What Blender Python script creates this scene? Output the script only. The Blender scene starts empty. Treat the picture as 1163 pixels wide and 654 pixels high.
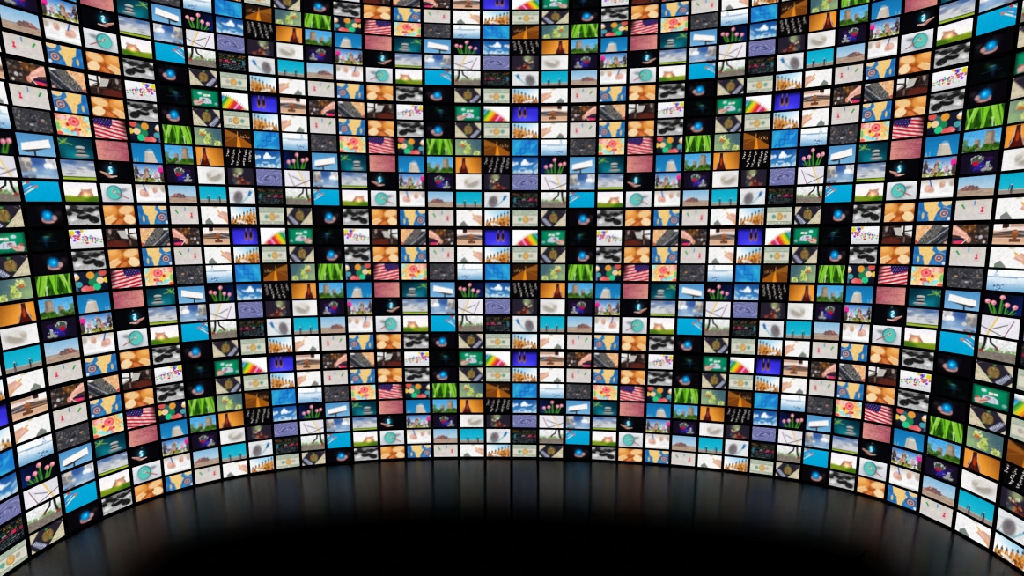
import bpy
import bmesh
import math
import numpy as np
from mathutils import Matrix, Vector

# ---- survey of the video wall (1 unit = 0.5 m, camera at the origin of the plan) ----
PLAN = [(-14.086, 11.490), (-14.120, 12.541), (-13.974, 13.529), (-13.662, 14.424), (-13.194, 15.195), (-12.592, 15.842), (-11.888, 16.372), (-11.112, 16.812), (-10.282, 17.184), (-9.410, 17.492), (-8.501, 17.751), (-7.542, 17.965), (-6.534, 18.142), (-5.482, 18.296), (-4.404, 18.410), (-3.308, 18.476), (-2.204, 18.504), (-1.099, 18.504), (0.000, 18.487), (1.101, 18.453), (2.198, 18.387), (3.279, 18.287), (4.349, 18.165), (5.403, 18.023), (6.429, 17.856), (7.424, 17.658), (8.382, 17.441), (9.292, 17.211), (10.161, 16.958), (10.997, 16.663), (11.786, 16.310), (12.520, 15.880), (13.174, 15.333), (13.708, 14.628), (14.079, 13.757), (14.264, 12.751), (14.274, 11.681), (14.111, 10.574)]
ROWZ = [(8.502, 8.077), (8.002, 7.559), (7.503, 7.042), (6.977, 6.494), (6.423, 5.944), (5.868, 5.358), (5.246, 4.737), (4.605, 4.071), (3.990, 3.441), (3.375, 2.793), (2.719, 2.123), (2.060, 1.488), (1.391, 0.813), (0.691, 0.082), (-0.063, -0.658), (-0.749, -1.347), (-1.420, -2.044), (-2.154, -2.742), (-2.830, -3.423), (-3.511, -4.146), (-4.251, -4.836), (-4.986, -5.569), (-5.667, -6.237), (-6.327, -6.924), (-7.015, -7.573), (-7.675, -8.202), (-8.293, -8.890), (-8.977, -9.502)]
BOW = {(1, 0): -0.1136, (1, 1): -0.1467, (1, 2): -0.0161, (1, 3): 0.0215, (2, 0): 0.3485, (2, 1): 0.1664, (2, 2): 0.5328, (2, 3): 0.6389, (3, 0): 0.2617, (3, 1): 0.1646, (3, 2): -0.0657, (3, 3): 0.0103, (4, 0): -0.3212, (4, 1): -0.5866, (4, 2): -0.0664, (4, 3): 0.2064}
FPX, PITCH, ROLL, CX, GAP = 528.79, 0.12737, -0.00148, 580.65, 0.1145

U = 0.5                      # metres per survey unit
K0, NCOL, NROW = -18, 37, 28
EYE = -(ROWZ[-1][1] - .13) * U      # camera height above the floor

sc = bpy.context.scene
cam_d = bpy.data.cameras.new('camera')
cam = bpy.data.objects.new('camera', cam_d)
sc.collection.objects.link(cam)
sc.camera = cam
cam_d.sensor_width = 36
cam_d.lens = 36 * FPX / 1163
cam_d.shift_x = (581.5 - CX) / 1163
cam_d.clip_end = 200
cam.location = (0, 0, EYE)
cam.rotation_euler = (Matrix.Rotation(math.pi / 2 - PITCH, 3, 'X') @ Matrix.Rotation(ROLL, 3, 'Z')).to_euler()
w = bpy.data.worlds.new('dark_hall')
sc.world = w
w.use_nodes = True
w.node_tree.nodes['Background'].inputs[0].default_value = (0, 0, 0, 1)
w.node_tree.nodes['Background'].inputs[1].default_value = 0
sc.view_settings.view_transform = 'Standard'
sc.view_settings.look = 'None'
sc.view_settings.exposure = 0
sc.view_settings.gamma = 1
sc.view_settings.use_curve_mapping = False
sc.cycles.filter_width = 1.15

# ---- the 54 broadcast pictures, drawn as small colour rasters (x 0..60, y 0..35, y down) ----
PW, PH, SS = 60, 35, 3
YY, XX = np.mgrid[0:PH*SS, 0:PW*SS]
XX = (XX+.5)/SS
YY = (YY+.5)/SS


class Pic:
    def __init__(self, c=(0, 0, 0), seed=1):
        self.a = np.zeros(XX.shape+(3,)) + np.array(c, float)
        self.r = np.random.RandomState(seed)

    def put(self, m, c, al=1.):
        m = (np.clip(m, 0, 1)*al)[..., None]
        self.a = self.a*(1-m)+np.array(c, float)*m
        return self

    def grad(self, c0, c1, x0=0, y0=0, x1=0, y1=35, al=1.):
        dx, dy = x1-x0, y1-y0
        t = np.clip(((XX-x0)*dx+(YY-y0)*dy)/(dx*dx+dy*dy), 0, 1)
        col = np.array(c0, float)*(1-t[..., None])+np.array(c1, float)*t[..., None]
        self.a = self.a*(1-al)+col*al
        return self

    def ell(self, x, y, rx, ry, c, soft=.12, al=1., rot=0):
        cs, sn = math.cos(math.radians(rot)), math.sin(math.radians(rot))
        u = (XX-x)*cs+(YY-y)*sn
        v = -(XX-x)*sn+(YY-y)*cs
        d = np.sqrt((u/rx)**2+(v/ry)**2)
        return self.put((1-d)/soft+.5 if soft < .9 else np.clip(1-d, 0, 1)**1.3*1.6, c, al)

    def glow(self, x, y, rx, ry, c, k=1.):
        d = ((XX-x)/rx)**2+((YY-y)/ry)**2
        self.a = self.a+np.array(c, float)*(np.exp(-d*2)*k)[..., None]
        return self

    def line(self, x0, y0, x1, y1, w, c, al=1., soft=.5):
        dx, dy = x1-x0, y1-y0
        t = np.clip(((XX-x0)*dx+(YY-y0)*dy)/(dx*dx+dy*dy+1e-9), 0, 1)
        d = np.hypot(XX-x0-t*dx, YY-y0-t*dy)
        return self.put((w/2-d)/soft+.5, c, al)

    def poly(self, pts, c, al=1.):
        ins = np.zeros(XX.shape, bool)
        n = len(pts)
        for i in range(n):
            xa, ya = pts[i]
            xb, yb = pts[(i+1) % n]
            if ya == yb:
                continue
            cond = ((YY >= min(ya, yb)) & (YY < max(ya, yb)))
            xi = xa+(YY-ya)/(yb-ya)*(xb-xa)
            ins ^= cond & (XX < xi)
        return self.put(ins*1., c, al)

    def rect(self, x0, y0, x1, y1, c, al=1.):
        return self.poly([(x0, y0), (x1, y0), (x1, y1), (x0, y1)], c, al)

    def dabs(self, n, x0, y0, x1, y1, r0, r1, cols, al=.8, soft=.5, flat=1., rot=None):
        for i in range(n):
            x = self.r.uniform(x0, x1)
            y = self.r.uniform(y0, y1)
            r = self.r.uniform(r0, r1)
            c = cols[self.r.randint(len(cols))]
            ro = self.r.uniform(-60, 60) if rot is None else rot
            self.ell(x, y, r, r*flat, c, soft, al, ro)
        return self

    def done(self, grain=.06):
        a = self.a.reshape(PH, SS, PW, SS, 3).mean((1, 3))
        n = self.r.normal(size=(PH, PW))
        m = self.r.normal(size=(PH // 3 + 2, PW // 3 + 2)).repeat(3, 0).repeat(3, 1)[:PH, :PW]
        m = (m + np.roll(m, 1, 0) + np.roll(m, 1, 1) + np.roll(m, -1, 0) + np.roll(m, -1, 1)) / 5
        a = np.clip(a, 0, 255)
        a = a * (1 + grain * (n * .7 + m * 1.1))[..., None]
        return np.clip(a, 0, 255)/255.


def pics():
    G = {}
    p = Pic((170, 170, 170), 3)
    p.grad((120, 120, 120), (190, 190, 190)).dabs(14, 0, 0, 60, 12, 4, 8, [(35, 35, 35), (60, 60, 60), (15, 15, 15), (215, 215, 215)], .9, .35, .45, 0)
    p.ell(13, 22, 9, 4, (205, 205, 205), .5).ell(30, 19, 13, 6, (22, 22, 22), .25, 1, -8).ell(29, 16.5, 8, 1.6, (150, 150, 150), .8, .8, -10)
    p.ell(47, 25, 10, 6.5, (28, 28, 28), .25, 1, 10).line(35, 13, 52, 18, 2, (205, 205, 205), .8).ell(4, 14, 6, 4, (30, 30, 30), .3).ell(7, 25, 5, 3.4, (225, 225, 225), .6)
    p.ell(16, 9, 9, 3, (25, 25, 25), .3).ell(45, 8, 9, 3.2, (30, 30, 30), .3).ell(54, 14, 6, 3, (200, 200, 200), .5).dabs(20, 0, 28, 60, 35, .6, 1.5, [(110, 110, 110), (200, 200, 200)])
    G['pebbles'] = p
    p = Pic((170, 85, 30))
    p.ell(11, 10, 16, 13, (226, 148, 66), .35).ell(9, 6, 9, 6, (240, 178, 100), .7).ell(45, 10, 18, 11, (206, 120, 48), .2, 1, -12).ell(44, 8, 15, 7.5, (240, 195, 135), .3, 1, -12)
    p.ell(48, 25, 12, 9, (246, 216, 168), .2, 1, 20).ell(10, 29, 15, 9, (238, 190, 130), .3, 1, -15).line(14, 34, 38, 19, 5, (175, 80, 28)).ell(28, 30, 8, 4, (215, 120, 60), .4, 1, -30).line(2, 24, 17, 18, 2, (250, 225, 185), .7)
    p.dabs(16, 36, 3, 56, 13, .5, 1.2, [(215, 150, 90), (250, 220, 175)], .6)
    G['bread'] = p
    p = Pic((38, 118, 188), 5)
    p.dabs(14, 0, 0, 60, 35, 2, 6, [(25, 95, 165), (70, 150, 205)], .5, .8)
    p.poly([(9, 0), (37, 0), (35, 8), (41, 12), (36, 19), (33, 24), (30, 35), (22, 35), (20, 26), (19, 19), (12, 15)], (240, 202, 125)).poly([(42, 0), (60, 0), (60, 6), (50, 9), (44, 6)], (236, 205, 145))
    p.ell(10, 25, 2.4, 6, (225, 190, 110), .4).dabs(24, 12, 1, 36, 30, .5, 1.3, [(225, 170, 90), (250, 225, 160), (215, 180, 120)], .8)
    p.ell(48, 22, 8.6, 7.8, (60, 60, 90), .12).ell(48, 22, 7.4, 6.6, (222, 150, 110), .15).ell(48, 22, 5, 4.4, (70, 100, 160), .15).ell(48, 22, 2.4, 2, (225, 160, 120), .3).line(46, 10, 58, 14, 1.2, (230, 190, 120), .8).ell(57, 31, 3, 3, (215, 225, 235), .4)
    G['map'] = p
    p = Pic((214, 210, 205), 6)
    p.grad((208, 200, 188), (220, 216, 214)).dabs(30, 0, 0, 60, 35, 2, 6, [(225, 220, 215), (205, 198, 196)], .5, .8, .4)
    for i in range(5):
        p.line(0, 20+i*3.2, 60, 18+i*3.6, .5, (205, 185, 185), .6)
    p.line(12, 9, 15.5, 14, 2.6, (40, 150, 75)).ell(12, 9, 2.2, 1.6, (55, 170, 90)).line(32, 3, 32, 9, 2.2, (70, 140, 215)).rect(43, 13, 47.4, 15, (235, 45, 75)).rect(44, 14, 46.6, 21, (235, 55, 85)).rect(42.6, 19.4, 47.8, 22, (228, 35, 70)).line(40, 24, 50, 24.5, 1, (180, 150, 150), .7)
    G['pins'] = p
    p = Pic((246, 245, 244), 7)
    for i in range(16):
        x, y = p.r.uniform(2, 40), p.r.uniform(0, 30)
        p.line(x, y, x+p.r.uniform(-9, 9), y+p.r.uniform(3, 9), .6, (214, 214, 218), .8)
    p.poly([(8, 29), (17, 22.5), (26, 33), (26, 35), (8, 35)], (122, 132, 122)).poly([(46, 9), (60, 12), (60, 33), (52, 28), (40, 19), (38, 14), (44, 15)], (226, 178, 158)).line(38, 9, 44, 14, 3, (232, 175, 80)).line(40, 14, 50, 20, 2.4, (236, 196, 176)).line(38, 18, 48, 23, 2.4, (220, 160, 140)).line(52, 24, 60, 34, 3, (225, 165, 90)).line(47, 11, 58, 17, 1, (205, 150, 130)).ell(33, 1, 5, 2, (205, 195, 150), .6)
    G['hand'] = p
    p = Pic((215, 238, 248), 8)
    p.grad((165, 215, 240), (252, 250, 248), 30, 0, 20, 20)
    for x, y, h in [(6, 22, 15), (14, 19, 17), (22, 17, 18), (31, 12, 24), (39, 9, 26), (47, 6, 30), (55, 4, 32), (10, 29, 8), (27, 28, 8), (43, 27, 9)]:
        p.ell(x, y+h*.6, 3.6, h*.5, (196, 118, 38), .3).ell(x+1, y+h*.5, 1.2, h*.35, (232, 170, 90), .5).ell(x, y+1, 2, 2, (60, 60, 70), .3).line(x, y-3, x, y+2, 1.3, (50, 80, 95)).ell(x, y+h*.8, 3.2, 1.4, (110, 55, 20), .4)
    p.dabs(22, 30, 16, 60, 34, 1, 2.6, [(150, 80, 25), (225, 150, 60), (90, 45, 20), (205, 120, 30)], .8).dabs(8, 12, 28, 34, 35, 1.5, 3, [(245, 245, 245), (205, 215, 220)], .8)
    G['chess'] = p
    p = Pic((176, 188, 168), 9)
    p.dabs(50, 0, 0, 60, 9, .7, 1.8, [(150, 165, 145), (214, 216, 198), (120, 150, 130)], .7).rect(1.5, 9.5, 58, 29, (226, 222, 204)).rect(1.5, 9.5, 58, 10.6, (130, 140, 125)).rect(1.5, 28, 58, 29.4, (145, 150, 135))
    p.rect(4, 12, 56, 27, (214, 210, 192)).ell(30, 4, 12, 5, (165, 180, 160), .5).ell(17, 19, 4.6, 4.2, (96, 165, 145), .4).ell(44, 18.5, 4, 3.6, (150, 145, 140), .5).ell(44, 18.5, 1.8, 1.6, (205, 200, 190), .5).ell(31, 19, 7.6, 7.6, (176, 132, 62), .12).ell(31, 18.4, 6.2, 6.2, (216, 176, 102), .5).dabs(10, 27, 14, 35, 23, .7, 1.4, [(235, 200, 130), (170, 130, 70)], .7)
    p.dabs(30, 0, 30, 60, 35, .8, 2, [(120, 150, 125), (225, 222, 205), (165, 175, 160)], .8)
    G['dollar'] = p
    p = Pic((208, 198, 168), 10)
    p.dabs(40, 34, 14, 60, 35, 1, 3, [(226, 214, 184), (176, 160, 128)], .7, .5, .3, -35).dabs(20, 0, 0, 12, 14, 1, 3, [(226, 214, 184), (176, 160, 128)], .7, .5, .3, 35)
    p.poly([(16, 0), (58, 0), (60, 4), (30, 35), (8, 35), (0, 27), (0, 18)], (38, 34, 46)).poly([(3, 20), (9, 15), (27, 32), (22, 35), (16, 35)], (128, 134, 158))
    for i in range(9):
        t = i/8.
        p.line(3+t*20, 17.5+t*16, 5+t*20, 15.5+t*16, 1.1, (225, 228, 240)).line(7+t*20, 25+t*14-5, 9+t*20, 18+t*14, .8, (60, 62, 84))
    p.line(2, 16, 14, 4, .9, (110, 110, 130), .9).ell(30, 16, 10.5, 10.5, (96, 74, 40), .12).ell(30, 16, 9, 9, (134, 108, 60), .35).dabs(24, 22, 8, 38, 24, .8, 1.8, [(160, 132, 76), (92, 74, 42)], .6).ell(29, 3.6, 3, 1.6, (60, 150, 70), .5).ell(36, 25, 3, 1.4, (90, 150, 60), .5).line(50, 2, 56, 5, .8, (150, 140, 130), .8)
    G['coin'] = p
    p = Pic((8, 6, 10), 11)
    p.dabs(12, 14, 2, 56, 30, 3, 8, [(20, 18, 23), (10, 8, 12), (28, 25, 31)], .5, .9).glow(33, 18, 11, 9, (0, 90, 160), .9).ell(34, 26.4, 10.5, 4.6, (112, 66, 62), .5).ell(35, 28, 8.6, 2, (206, 146, 134), .6).ell(44.5, 21.5, 4.8, 4.8, (196, 146, 142), .6).ell(24.5, 22.5, 2, 3, (150, 96, 90), .6).ell(26, 24, 3.2, 4, (196, 124, 118), .4)
    p.ell(33, 17.5, 8.4, 8.4, (0, 110, 190), .85, .95).ell(33, 17.5, 6, 6, (0, 160, 225), .8).ell(34, 17, 3.6, 3.6, (90, 215, 255), .9).ell(34, 25, 7, 1.6, (90, 110, 140), .6, .7).ell(52, 14, 9, 7, (44, 38, 46), .9, .7)
    G['orb'] = p
    # row B
    p = Pic((236, 236, 238), 12)
    p.grad((246, 246, 248), (214, 214, 218), 30, 8, 30, 35)
    cc = [(235, 215, 20), (225, 40, 40), (120, 40, 210), (60, 180, 60), (40, 190, 190), (240, 200, 20), (200, 40, 160)]
    p.ell(5, 6, 5, 4.4, (232, 212, 20), .3).ell(23, 3, 3.4, 2.6, (228, 196, 30), .3).ell(17, 5.5, 4, 3.6, (112, 32, 215), .3).ell(13, 4, 2.4, 2.2, (50, 180, 190), .3).ell(8, 12, 2.6, 2, (210, 50, 180), .3).ell(8, 19.5, 2.6, 2.2, (130, 40, 220), .3)
    for i in range(70):
        t = p.r.uniform(0, 1)
        p.ell(2+t*57, 12+t*9+p.r.normal()*2.8, p.r.uniform(.9, 2.1), p.r.uniform(.8, 1.7), cc[p.r.randint(len(cc))], .3)
    p.ell(30, 25, 3, 1.8, (225, 30, 40), .3).dabs(8, 10, 23, 24, 26, .5, .9, [(90, 190, 90)])
    G['confetti'] = p
    p = Pic((38, 26, 24), 13)
    p.dabs(30, 0, 0, 24, 34, 1, 4, [(70, 58, 54), (25, 18, 18), (105, 88, 80), (60, 34, 28)], .7).poly([(38, 1), (60, 0), (60, 20), (48, 14), (38, 12)], (232, 232, 230)).poly([(22, 4), (38, 4), (42, 20), (28, 18)], (190, 186, 180)).rect(42, 0, 45.5, 16, (30, 22, 22)).line(44, 11, 60, 9, 2.4, (34, 24, 22))
    for i in range(12):
        t0, t1 = math.radians(175-i*9), math.radians(175-(i+1)*9)
        p.line(42+24*math.cos(t0), 2+22*math.sin(t0), 42+24*math.cos(t1), 2+22*math.sin(t1), 2.4, (18, 14, 16))
    p.ell(18, 31, 22, 9, (96, 36, 26), .4, .9).ell(50, 30, 12, 5, (44, 30, 28), .5).line(30, 22, 60, 22, 3, (70, 52, 48), .8).ell(45, 27, 2, 6, (120, 90, 80), .5).ell(8, 6, 3, 5, (150, 140, 135), .6).line(47, 16, 60, 21, 2.2, (215, 205, 190), .8)
    G['pedal'] = p
    p = Pic((234, 178, 126), 14)
    p.dabs(14, 0, 0, 26, 34, 2, 5, [(244, 200, 150), (220, 150, 96), (250, 215, 170)], .5, .8).poly([(32, 0), (60, 0), (60, 35), (4, 35), (12, 22)], (96, 94, 92)).poly([(50, 4), (60, 0), (60, 35), (24, 35), (38, 20)], (54, 56, 62))
    for i in range(60):
        t = p.r.uniform(0, 1)
        w = p.r.uniform(-5, 6)
        p.ell(10+t*34+w, 31-t*28+w*.9, 1.1, .8, [(38, 36, 36), (168, 164, 158), (140, 130, 118)][p.r.randint(3)], .3, .9, -40)
    p.line(22, 36, 60, 6, 2.6, (140, 142, 150)).line(34, 36, 60, 14, 1.6, (24, 24, 28)).line(42, 36, 60, 21, 1.4, (120, 122, 130)).ell(54, 2, 6, 2.4, (235, 232, 230), .4).ell(2, 31, 4, 3, (190, 60, 60), .6).ell(57, 33, 4, 3, (205, 150, 140), .6)
    p.dabs(40, 14, 4, 44, 30, .5, 1, [(215, 210, 200), (30, 28, 28)], .5)
    G['tire'] = p
    p = Pic((60, 44, 38), 15)
    p.dabs(34, 32, 0, 60, 35, 1.2, 3.4, [(24, 22, 26), (96, 92, 92), (52, 44, 40), (150, 140, 130), (36, 34, 40)], .8).dabs(14, 16, 0, 38, 12, 1.5, 4, [(178, 112, 50), (120, 70, 30), (205, 150, 60), (90, 60, 40)], .8)
    p.rect(0, 25, 20, 29, (26, 24, 70)).poly([(2, 30), (20, 28), (20, 35), (3, 35)], (228, 50, 90)).poly([(0, 2), (6, 2), (24, 15), (32, 27), (28, 33), (20, 24), (12, 20), (0, 18)], (232, 168, 150)).line(3, 5, 21, 17, 3, (246, 196, 178)).line(16, 22, 26, 24, 2, (246, 190, 176)).line(18, 34, 27, 25, 1.3, (235, 235, 235)).ell(30, 27, 3, 5, (215, 140, 110), .4).ell(48, 22, 3, 3, (190, 190, 200), .5).ell(54, 31, 2.4, 2.4, (200, 196, 190), .5)
    G['repair'] = p
    p = Pic((216, 172, 140), 16)
    p.rect(0, 0, 60, 12, (226, 204, 190)).rect(0, 0, 14, 11, (250, 244, 242)).rect(14, 0, 24, 7, (56, 32, 26)).rect(26, 0, 60, 5, (196, 156, 134)).poly([(22, 6), (60, 8), (60, 12), (22, 10)], (244, 228, 220))
    p.poly([(0, 15), (30, 11), (60, 12), (60, 22), (30, 23), (0, 23)], (78, 66, 68)).line(0, 17, 60, 13, 1.5, (120, 110, 112)).line(0, 21, 30, 19, 2, (176, 120, 66)).line(36, 15, 60, 20, 2, (160, 150, 150)).ell(34, 16, 5, 6.4, (150, 84, 44), .25).rect(30, 12, 38, 14, (186, 116, 66)).rect(26, 25, 43, 30.5, (104, 64, 44)).ell(34, 23, 3, 4, (122, 70, 40), .3).grad((228, 188, 156), (224, 182, 150), 0, 31, 0, 35, .0)
    p.rect(0, 31, 60, 35, (226, 184, 152)).line(0, 24, 24, 24, 1.4, (232, 190, 160))
    G['gavel'] = p
    p = Pic((52, 44, 214), 17)
    p.glow(30, 32, 34, 16, (24, 30, 40), 1).put((1-YY/8.)*.9, (10, 8, 50)).put((XX-48)/14.*(1-YY/40), (12, 8, 60)).put((3-XX)/4., (20, 14, 120), .8)
    for x in (32, 43):
        p.ell(x, 16, 4.4, 11, (196, 140, 90), .15).ell(x, 14, 3.6, 10, (36, 16, 30), .2).line(x, 1, x, 8, 1, (214, 190, 200)).ell(x, 23, 3, 2.6, (140, 86, 30), .5)
    G['shoes'] = p
    p = Pic((254, 254, 254), 18)
    cl = [(240, 200, 60), (236, 130, 50), (200, 30, 80), (215, 40, 110), (235, 150, 190), (220, 40, 60), (225, 60, 40), (240, 150, 30), (250, 205, 20), (210, 215, 30), (90, 185, 50), (40, 140, 60), (60, 190, 220), (40, 140, 210), (30, 110, 190)]
    for i, c in enumerate(cl):
        t = i/(len(cl)-1.)
        x = 6+t*52
        y = 33-26*math.sin(t*math.pi*.52)
        p.poly([(x, y+2), (x+3.9, y), (x+34, y+36), (x+28, y+38)], c).poly([(x, y+2), (x+3.9, y), (x+1, y-2.6)], (214, 176, 150)).ell(x+.8, y-2.2, .8, .8, c, .3)
        p.line(x, y+2, x+28, y+38, .5, (120, 60, 60), .35)
    G['pencils'] = p
    p = Pic((4, 122, 84), 19)
    p.glow(34, 12, 26, 16, (10, 40, 26), 1).put(1-np.minimum(np.minimum(XX, 60-XX)/6, np.minimum(YY, 35-YY)/4), (4, 40, 30), .85)
    p.rect(18, 9, 25, 13, (246, 240, 240)).rect(26, 9, 33, 13.6, (240, 216, 214)).ell(41, 8, 4.6, 3, (196, 216, 224), .3).line(22, 5, 30, 5, 1.2, (130, 40, 40), .8).poly([(17, 20), (24, 16), (42, 16), (44, 24), (30, 28), (16, 27)], (204, 210, 226)).line(24, 18, 22, 26, .6, (120, 120, 140)).line(30, 17, 29, 26, .6, (120, 120, 140)).ell(34, 20, 4, 2.6, (120, 110, 120), .5).poly([(32, 22), (36, 20), (44, 24), (50, 20), (56, 26), (54, 33), (42, 32), (36, 27)], (216, 170, 158)).line(33, 23, 46, 28, 2, (160, 96, 92), .8).ell(52, 22, 4, 2, (190, 60, 60), .6, .8).ell(7, 27, 4, 3, (120, 170, 160), .6)
    G['poker'] = p
    p = Pic((4, 6, 8), 20)
    p.glow(26, 14, 9, 6, (10, 60, 80), .9).glow(34, 8, 7, 6, (12, 40, 8), .8).glow(25, 22, 4, 10, (14, 24, 50), .8).ell(27, 11, 5, 1.4, (90, 150, 110), .8, .6).line(12, 18, 44, 20, 1.2, (30, 60, 60), .5).glow(10, 30, 10, 6, (4, 10, 6), .8)
    G['glimmer'] = p
    # row D
    p = Pic((22, 28, 48), 21)
    p.put((6-XX)/6., (120, 170, 210), .8)
    for x, y, r, c in [(3, 9, 6, (248, 190, 110)), (3, 6, 4, (250, 240, 225)), (7, 22, 6, (70, 165, 170)), (33, 16, 8, (42, 120, 96)), (43, 9, 7, (40, 110, 105)), (29, 7, 7.6, (240, 160, 52)), (52, 3, 7.4, (228, 84, 76)), (58, 17, 6, (240, 205, 60)), (31, 20, 7, (30, 130, 80)), (46, 17, 7, (252, 214, 166)), (18, 31, 7.4, (240, 106, 112)), (27, 32, 7, (236, 92, 92)), (39, 28, 7.2, (36, 212, 140)), (13, 31, 4, (245, 130, 120))]:
        p.ell(x, y, r, r*.86, c, .1, .95)
    p.rect(47, 26, 60, 35, (14, 16, 34), .9)
    G['bokeh'] = p
    p = Pic((222, 22, 34), 22)
    for i in range(-1, 10):
        y = -6+i*6.6
        p.poly([(0, y+10), (15, y+7), (30, y+4.4), (45, y+1), (60, y-2), (60, y+1), (45, y+4.1), (30, y+7.6), (15, y+10.3), (0, y+13.2)], (232, 226, 228))
    p.poly([(25, 0), (60, 0), (60, 9), (44, 12.5), (32, 16), (26, 9)], (34, 28, 96))
    for i in range(6):
        for j in range(4):
            x = 30+i*5.4+(j % 2)*2.6
            y = 2+j*3.9-i*.5
            p.ell(x, y, .8, .7, (170, 170, 210), .4)
    p.put((13-XX)/13.*(1.3-YY/35), (30, 8, 14), .9).put((2.4-YY)/4., (20, 8, 20), .6).put(.16+.16*np.sin(XX*.45+YY*.3), (90, 10, 20), .6)
    G['flag'] = p
    p = Pic((246, 206, 130), 23)
    p.ell(3, 4, 9, 6, (170, 225, 215), .6).dabs(26, 0, 0, 60, 35, 2, 6, [(250, 170, 110), (252, 232, 180), (240, 120, 110), (250, 225, 215), (255, 200, 80), (236, 70, 80), (180, 226, 210)], .8, .3)
    p.ell(28, 11, 10, 8, (238, 96, 100), .2).ell(28, 11, 6.4, 5, (246, 140, 140), .3).ell(28, 11, 3.2, 2.6, (222, 40, 60), .3).ell(44, 28, 9, 3.6, (140, 226, 222), .3, 1, -25).ell(30, 31, 5, 4, (150, 224, 226), .4).ell(12, 15, 4, 5, (240, 170, 80), .3).ell(12, 15, 1.8, 2.4, (250, 215, 160), .4).ell(48, 6, 8, 3, (240, 190, 200), .5).ell(57, 20, 3, 8, (120, 200, 110), .5).ell(20, 24, 2.4, 2, (215, 30, 30), .4).ell(40, 17, 3, 3, (215, 40, 60), .4).ell(56, 32, 6, 3, (240, 90, 80), .5).ell(36, 22, 4, 3, (250, 205, 40), .4)
    G['candy'] = p
    p = Pic((58, 58, 63), 24)
    p.dabs(90, 0, 0, 60, 35, 1.5, 4.4, [(34, 34, 38), (88, 88, 95), (20, 20, 24), (112, 112, 118), (62, 64, 70)], .7, .5, .42).ell(15, 15, 3, 1.8, (190, 130, 90), .5).ell(34, 24, 3.2, 2, (165, 165, 170), .6).ell(51, 12, 2, 2, (140, 120, 100), .6).dabs(14, 0, 0, 60, 35, .6, 1.2, [(150, 150, 156)], .7)
    G['coal'] = p
    p = Pic((240, 246, 250), 25)
    p.grad((252, 253, 254), (250, 252, 253), 0, 0, 0, 10).put((YY-11)/24., (96, 160, 205), .95).line(0, 12, 60, 11, 1.6, (120, 160, 195), .9, 1.2).line(10, 12.5, 46, 12.6, 1.2, (90, 130, 170), .8, 1).ell(30, 19, 24, 5, (228, 240, 248), .9, .7)
    p.dabs(20, 10, 1, 18, 16, .6, 1.7, [(130, 175, 215), (230, 242, 250), (100, 150, 200)], .8).dabs(30, 12, 23, 26, 34, .7, 1.8, [(50, 95, 150), (220, 235, 248), (90, 140, 190), (60, 70, 110)], .8)
    G['water'] = p
    p = Pic((20, 130, 205), 26)
    p.grad((26, 110, 200), (40, 170, 215), 0, 0, 60, 35).ell(14, 12, 20, 7, (60, 190, 230), .9, .7, 40).ell(48, 10, 14, 8, (70, 190, 225), .9, .6, 50).ell(20, 32, 22, 5, (70, 200, 225), .9, .5)
    for i in range(26):
        t = i/25.
        x, y = 10+t*40, -2+t*40
        s = math.sin(t*12)*4.6
        p.ell(x+s, y-s, 1.4, 1.2, (12, 70, 175), .6, .8).ell(x-s, y+s, 1.4, 1.2, (18, 90, 190), .6, .8)
        if i % 2 == 0:
            p.line(x+s, y-s, x-s, y+s, .6, (14, 80, 185), .6)
    G['helix'] = p
    p = Pic((38, 22, 12), 27)
    p.poly([(26, 13), (30, 12), (60, 13), (60, 35), (30, 35)], (118, 62, 18)).poly([(26, 13), (0, 28), (0, 35), (30, 35)], (158, 86, 20)).poly([(28, 13), (31, 13), (34, 35), (24, 35)], (226, 140, 30)).line(32, 13, 60, 24, .8, (196, 130, 50), .8).poly([(30, 10), (48, 4), (60, 0), (60, 14), (32, 14)], (150, 88, 28)).line(30, 4, 31, 12, 2, (215, 150, 70), .9)
    p.dabs(16, 2, 8, 24, 16, .6, 1.3, [(230, 150, 60), (190, 120, 60), (220, 200, 160)], .8).rect(0, 0, 30, 6, (26, 18, 14), .6)
    G['road'] = p
    p = Pic((92, 120, 124), 28)
    p.grad((66, 98, 108), (146, 170, 130), 14, 4, 60, 24).ell(52, 26, 14, 10, (150, 182, 122), .9, .8).dabs(34, 24, 20, 40, 31, 1, 2.4, [(176, 200, 84), (214, 222, 140), (150, 170, 70)], .9).dabs(28, 26, 12, 36, 22, 1, 2.2, [(176, 200, 84), (204, 216, 110)], .9).dabs(28, 34, 3, 50, 12, 1, 2.2, [(190, 208, 96), (222, 226, 150)], .9).dabs(32, 3, 25, 17, 34, 1, 2.2, [(186, 205, 96), (226, 228, 160), (150, 165, 70)], .9)
    p.dabs(60, 4, 4, 54, 33, .5, .9, [(225, 228, 190), (96, 120, 70), (140, 160, 90)], .35)
    p.ell(43, 13, 4.6, 3.2, (196, 92, 34), .25, 1, -15).ell(44, 12, 2, 1.2, (225, 140, 70), .6).line(24, 24, 40, 17, 1, (110, 110, 60), .6)
    G['plant'] = p
    p = Pic((44, 104, 18), 29)
    p.dabs(24, 0, 0, 60, 35, 2, 6, [(34, 84, 14), (66, 132, 24), (22, 58, 10)], .85, .6)
    for x0, x1, w, c in [(16, 4, 6, (132, 196, 50)), (20, 10, 4, (150, 212, 70)), (24, 34, 4, (110, 186, 30)), (30, 27, 6, (120, 200, 28)), (37, 30, 3, (90, 170, 30)), (42, 56, 6, (140, 204, 66)), (46, 58, 3, (166, 220, 90)), (60, 50, 4, (120, 190, 40)), (8, -2, 4, (120, 190, 40)), (39, 42, 3, (70, 140, 26))]:
        p.line(x0, -2, x1, 37, w, c, .95).line(x0+.8, -2, x1+.8, 37, .7, (176, 226, 110), .5)
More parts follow.
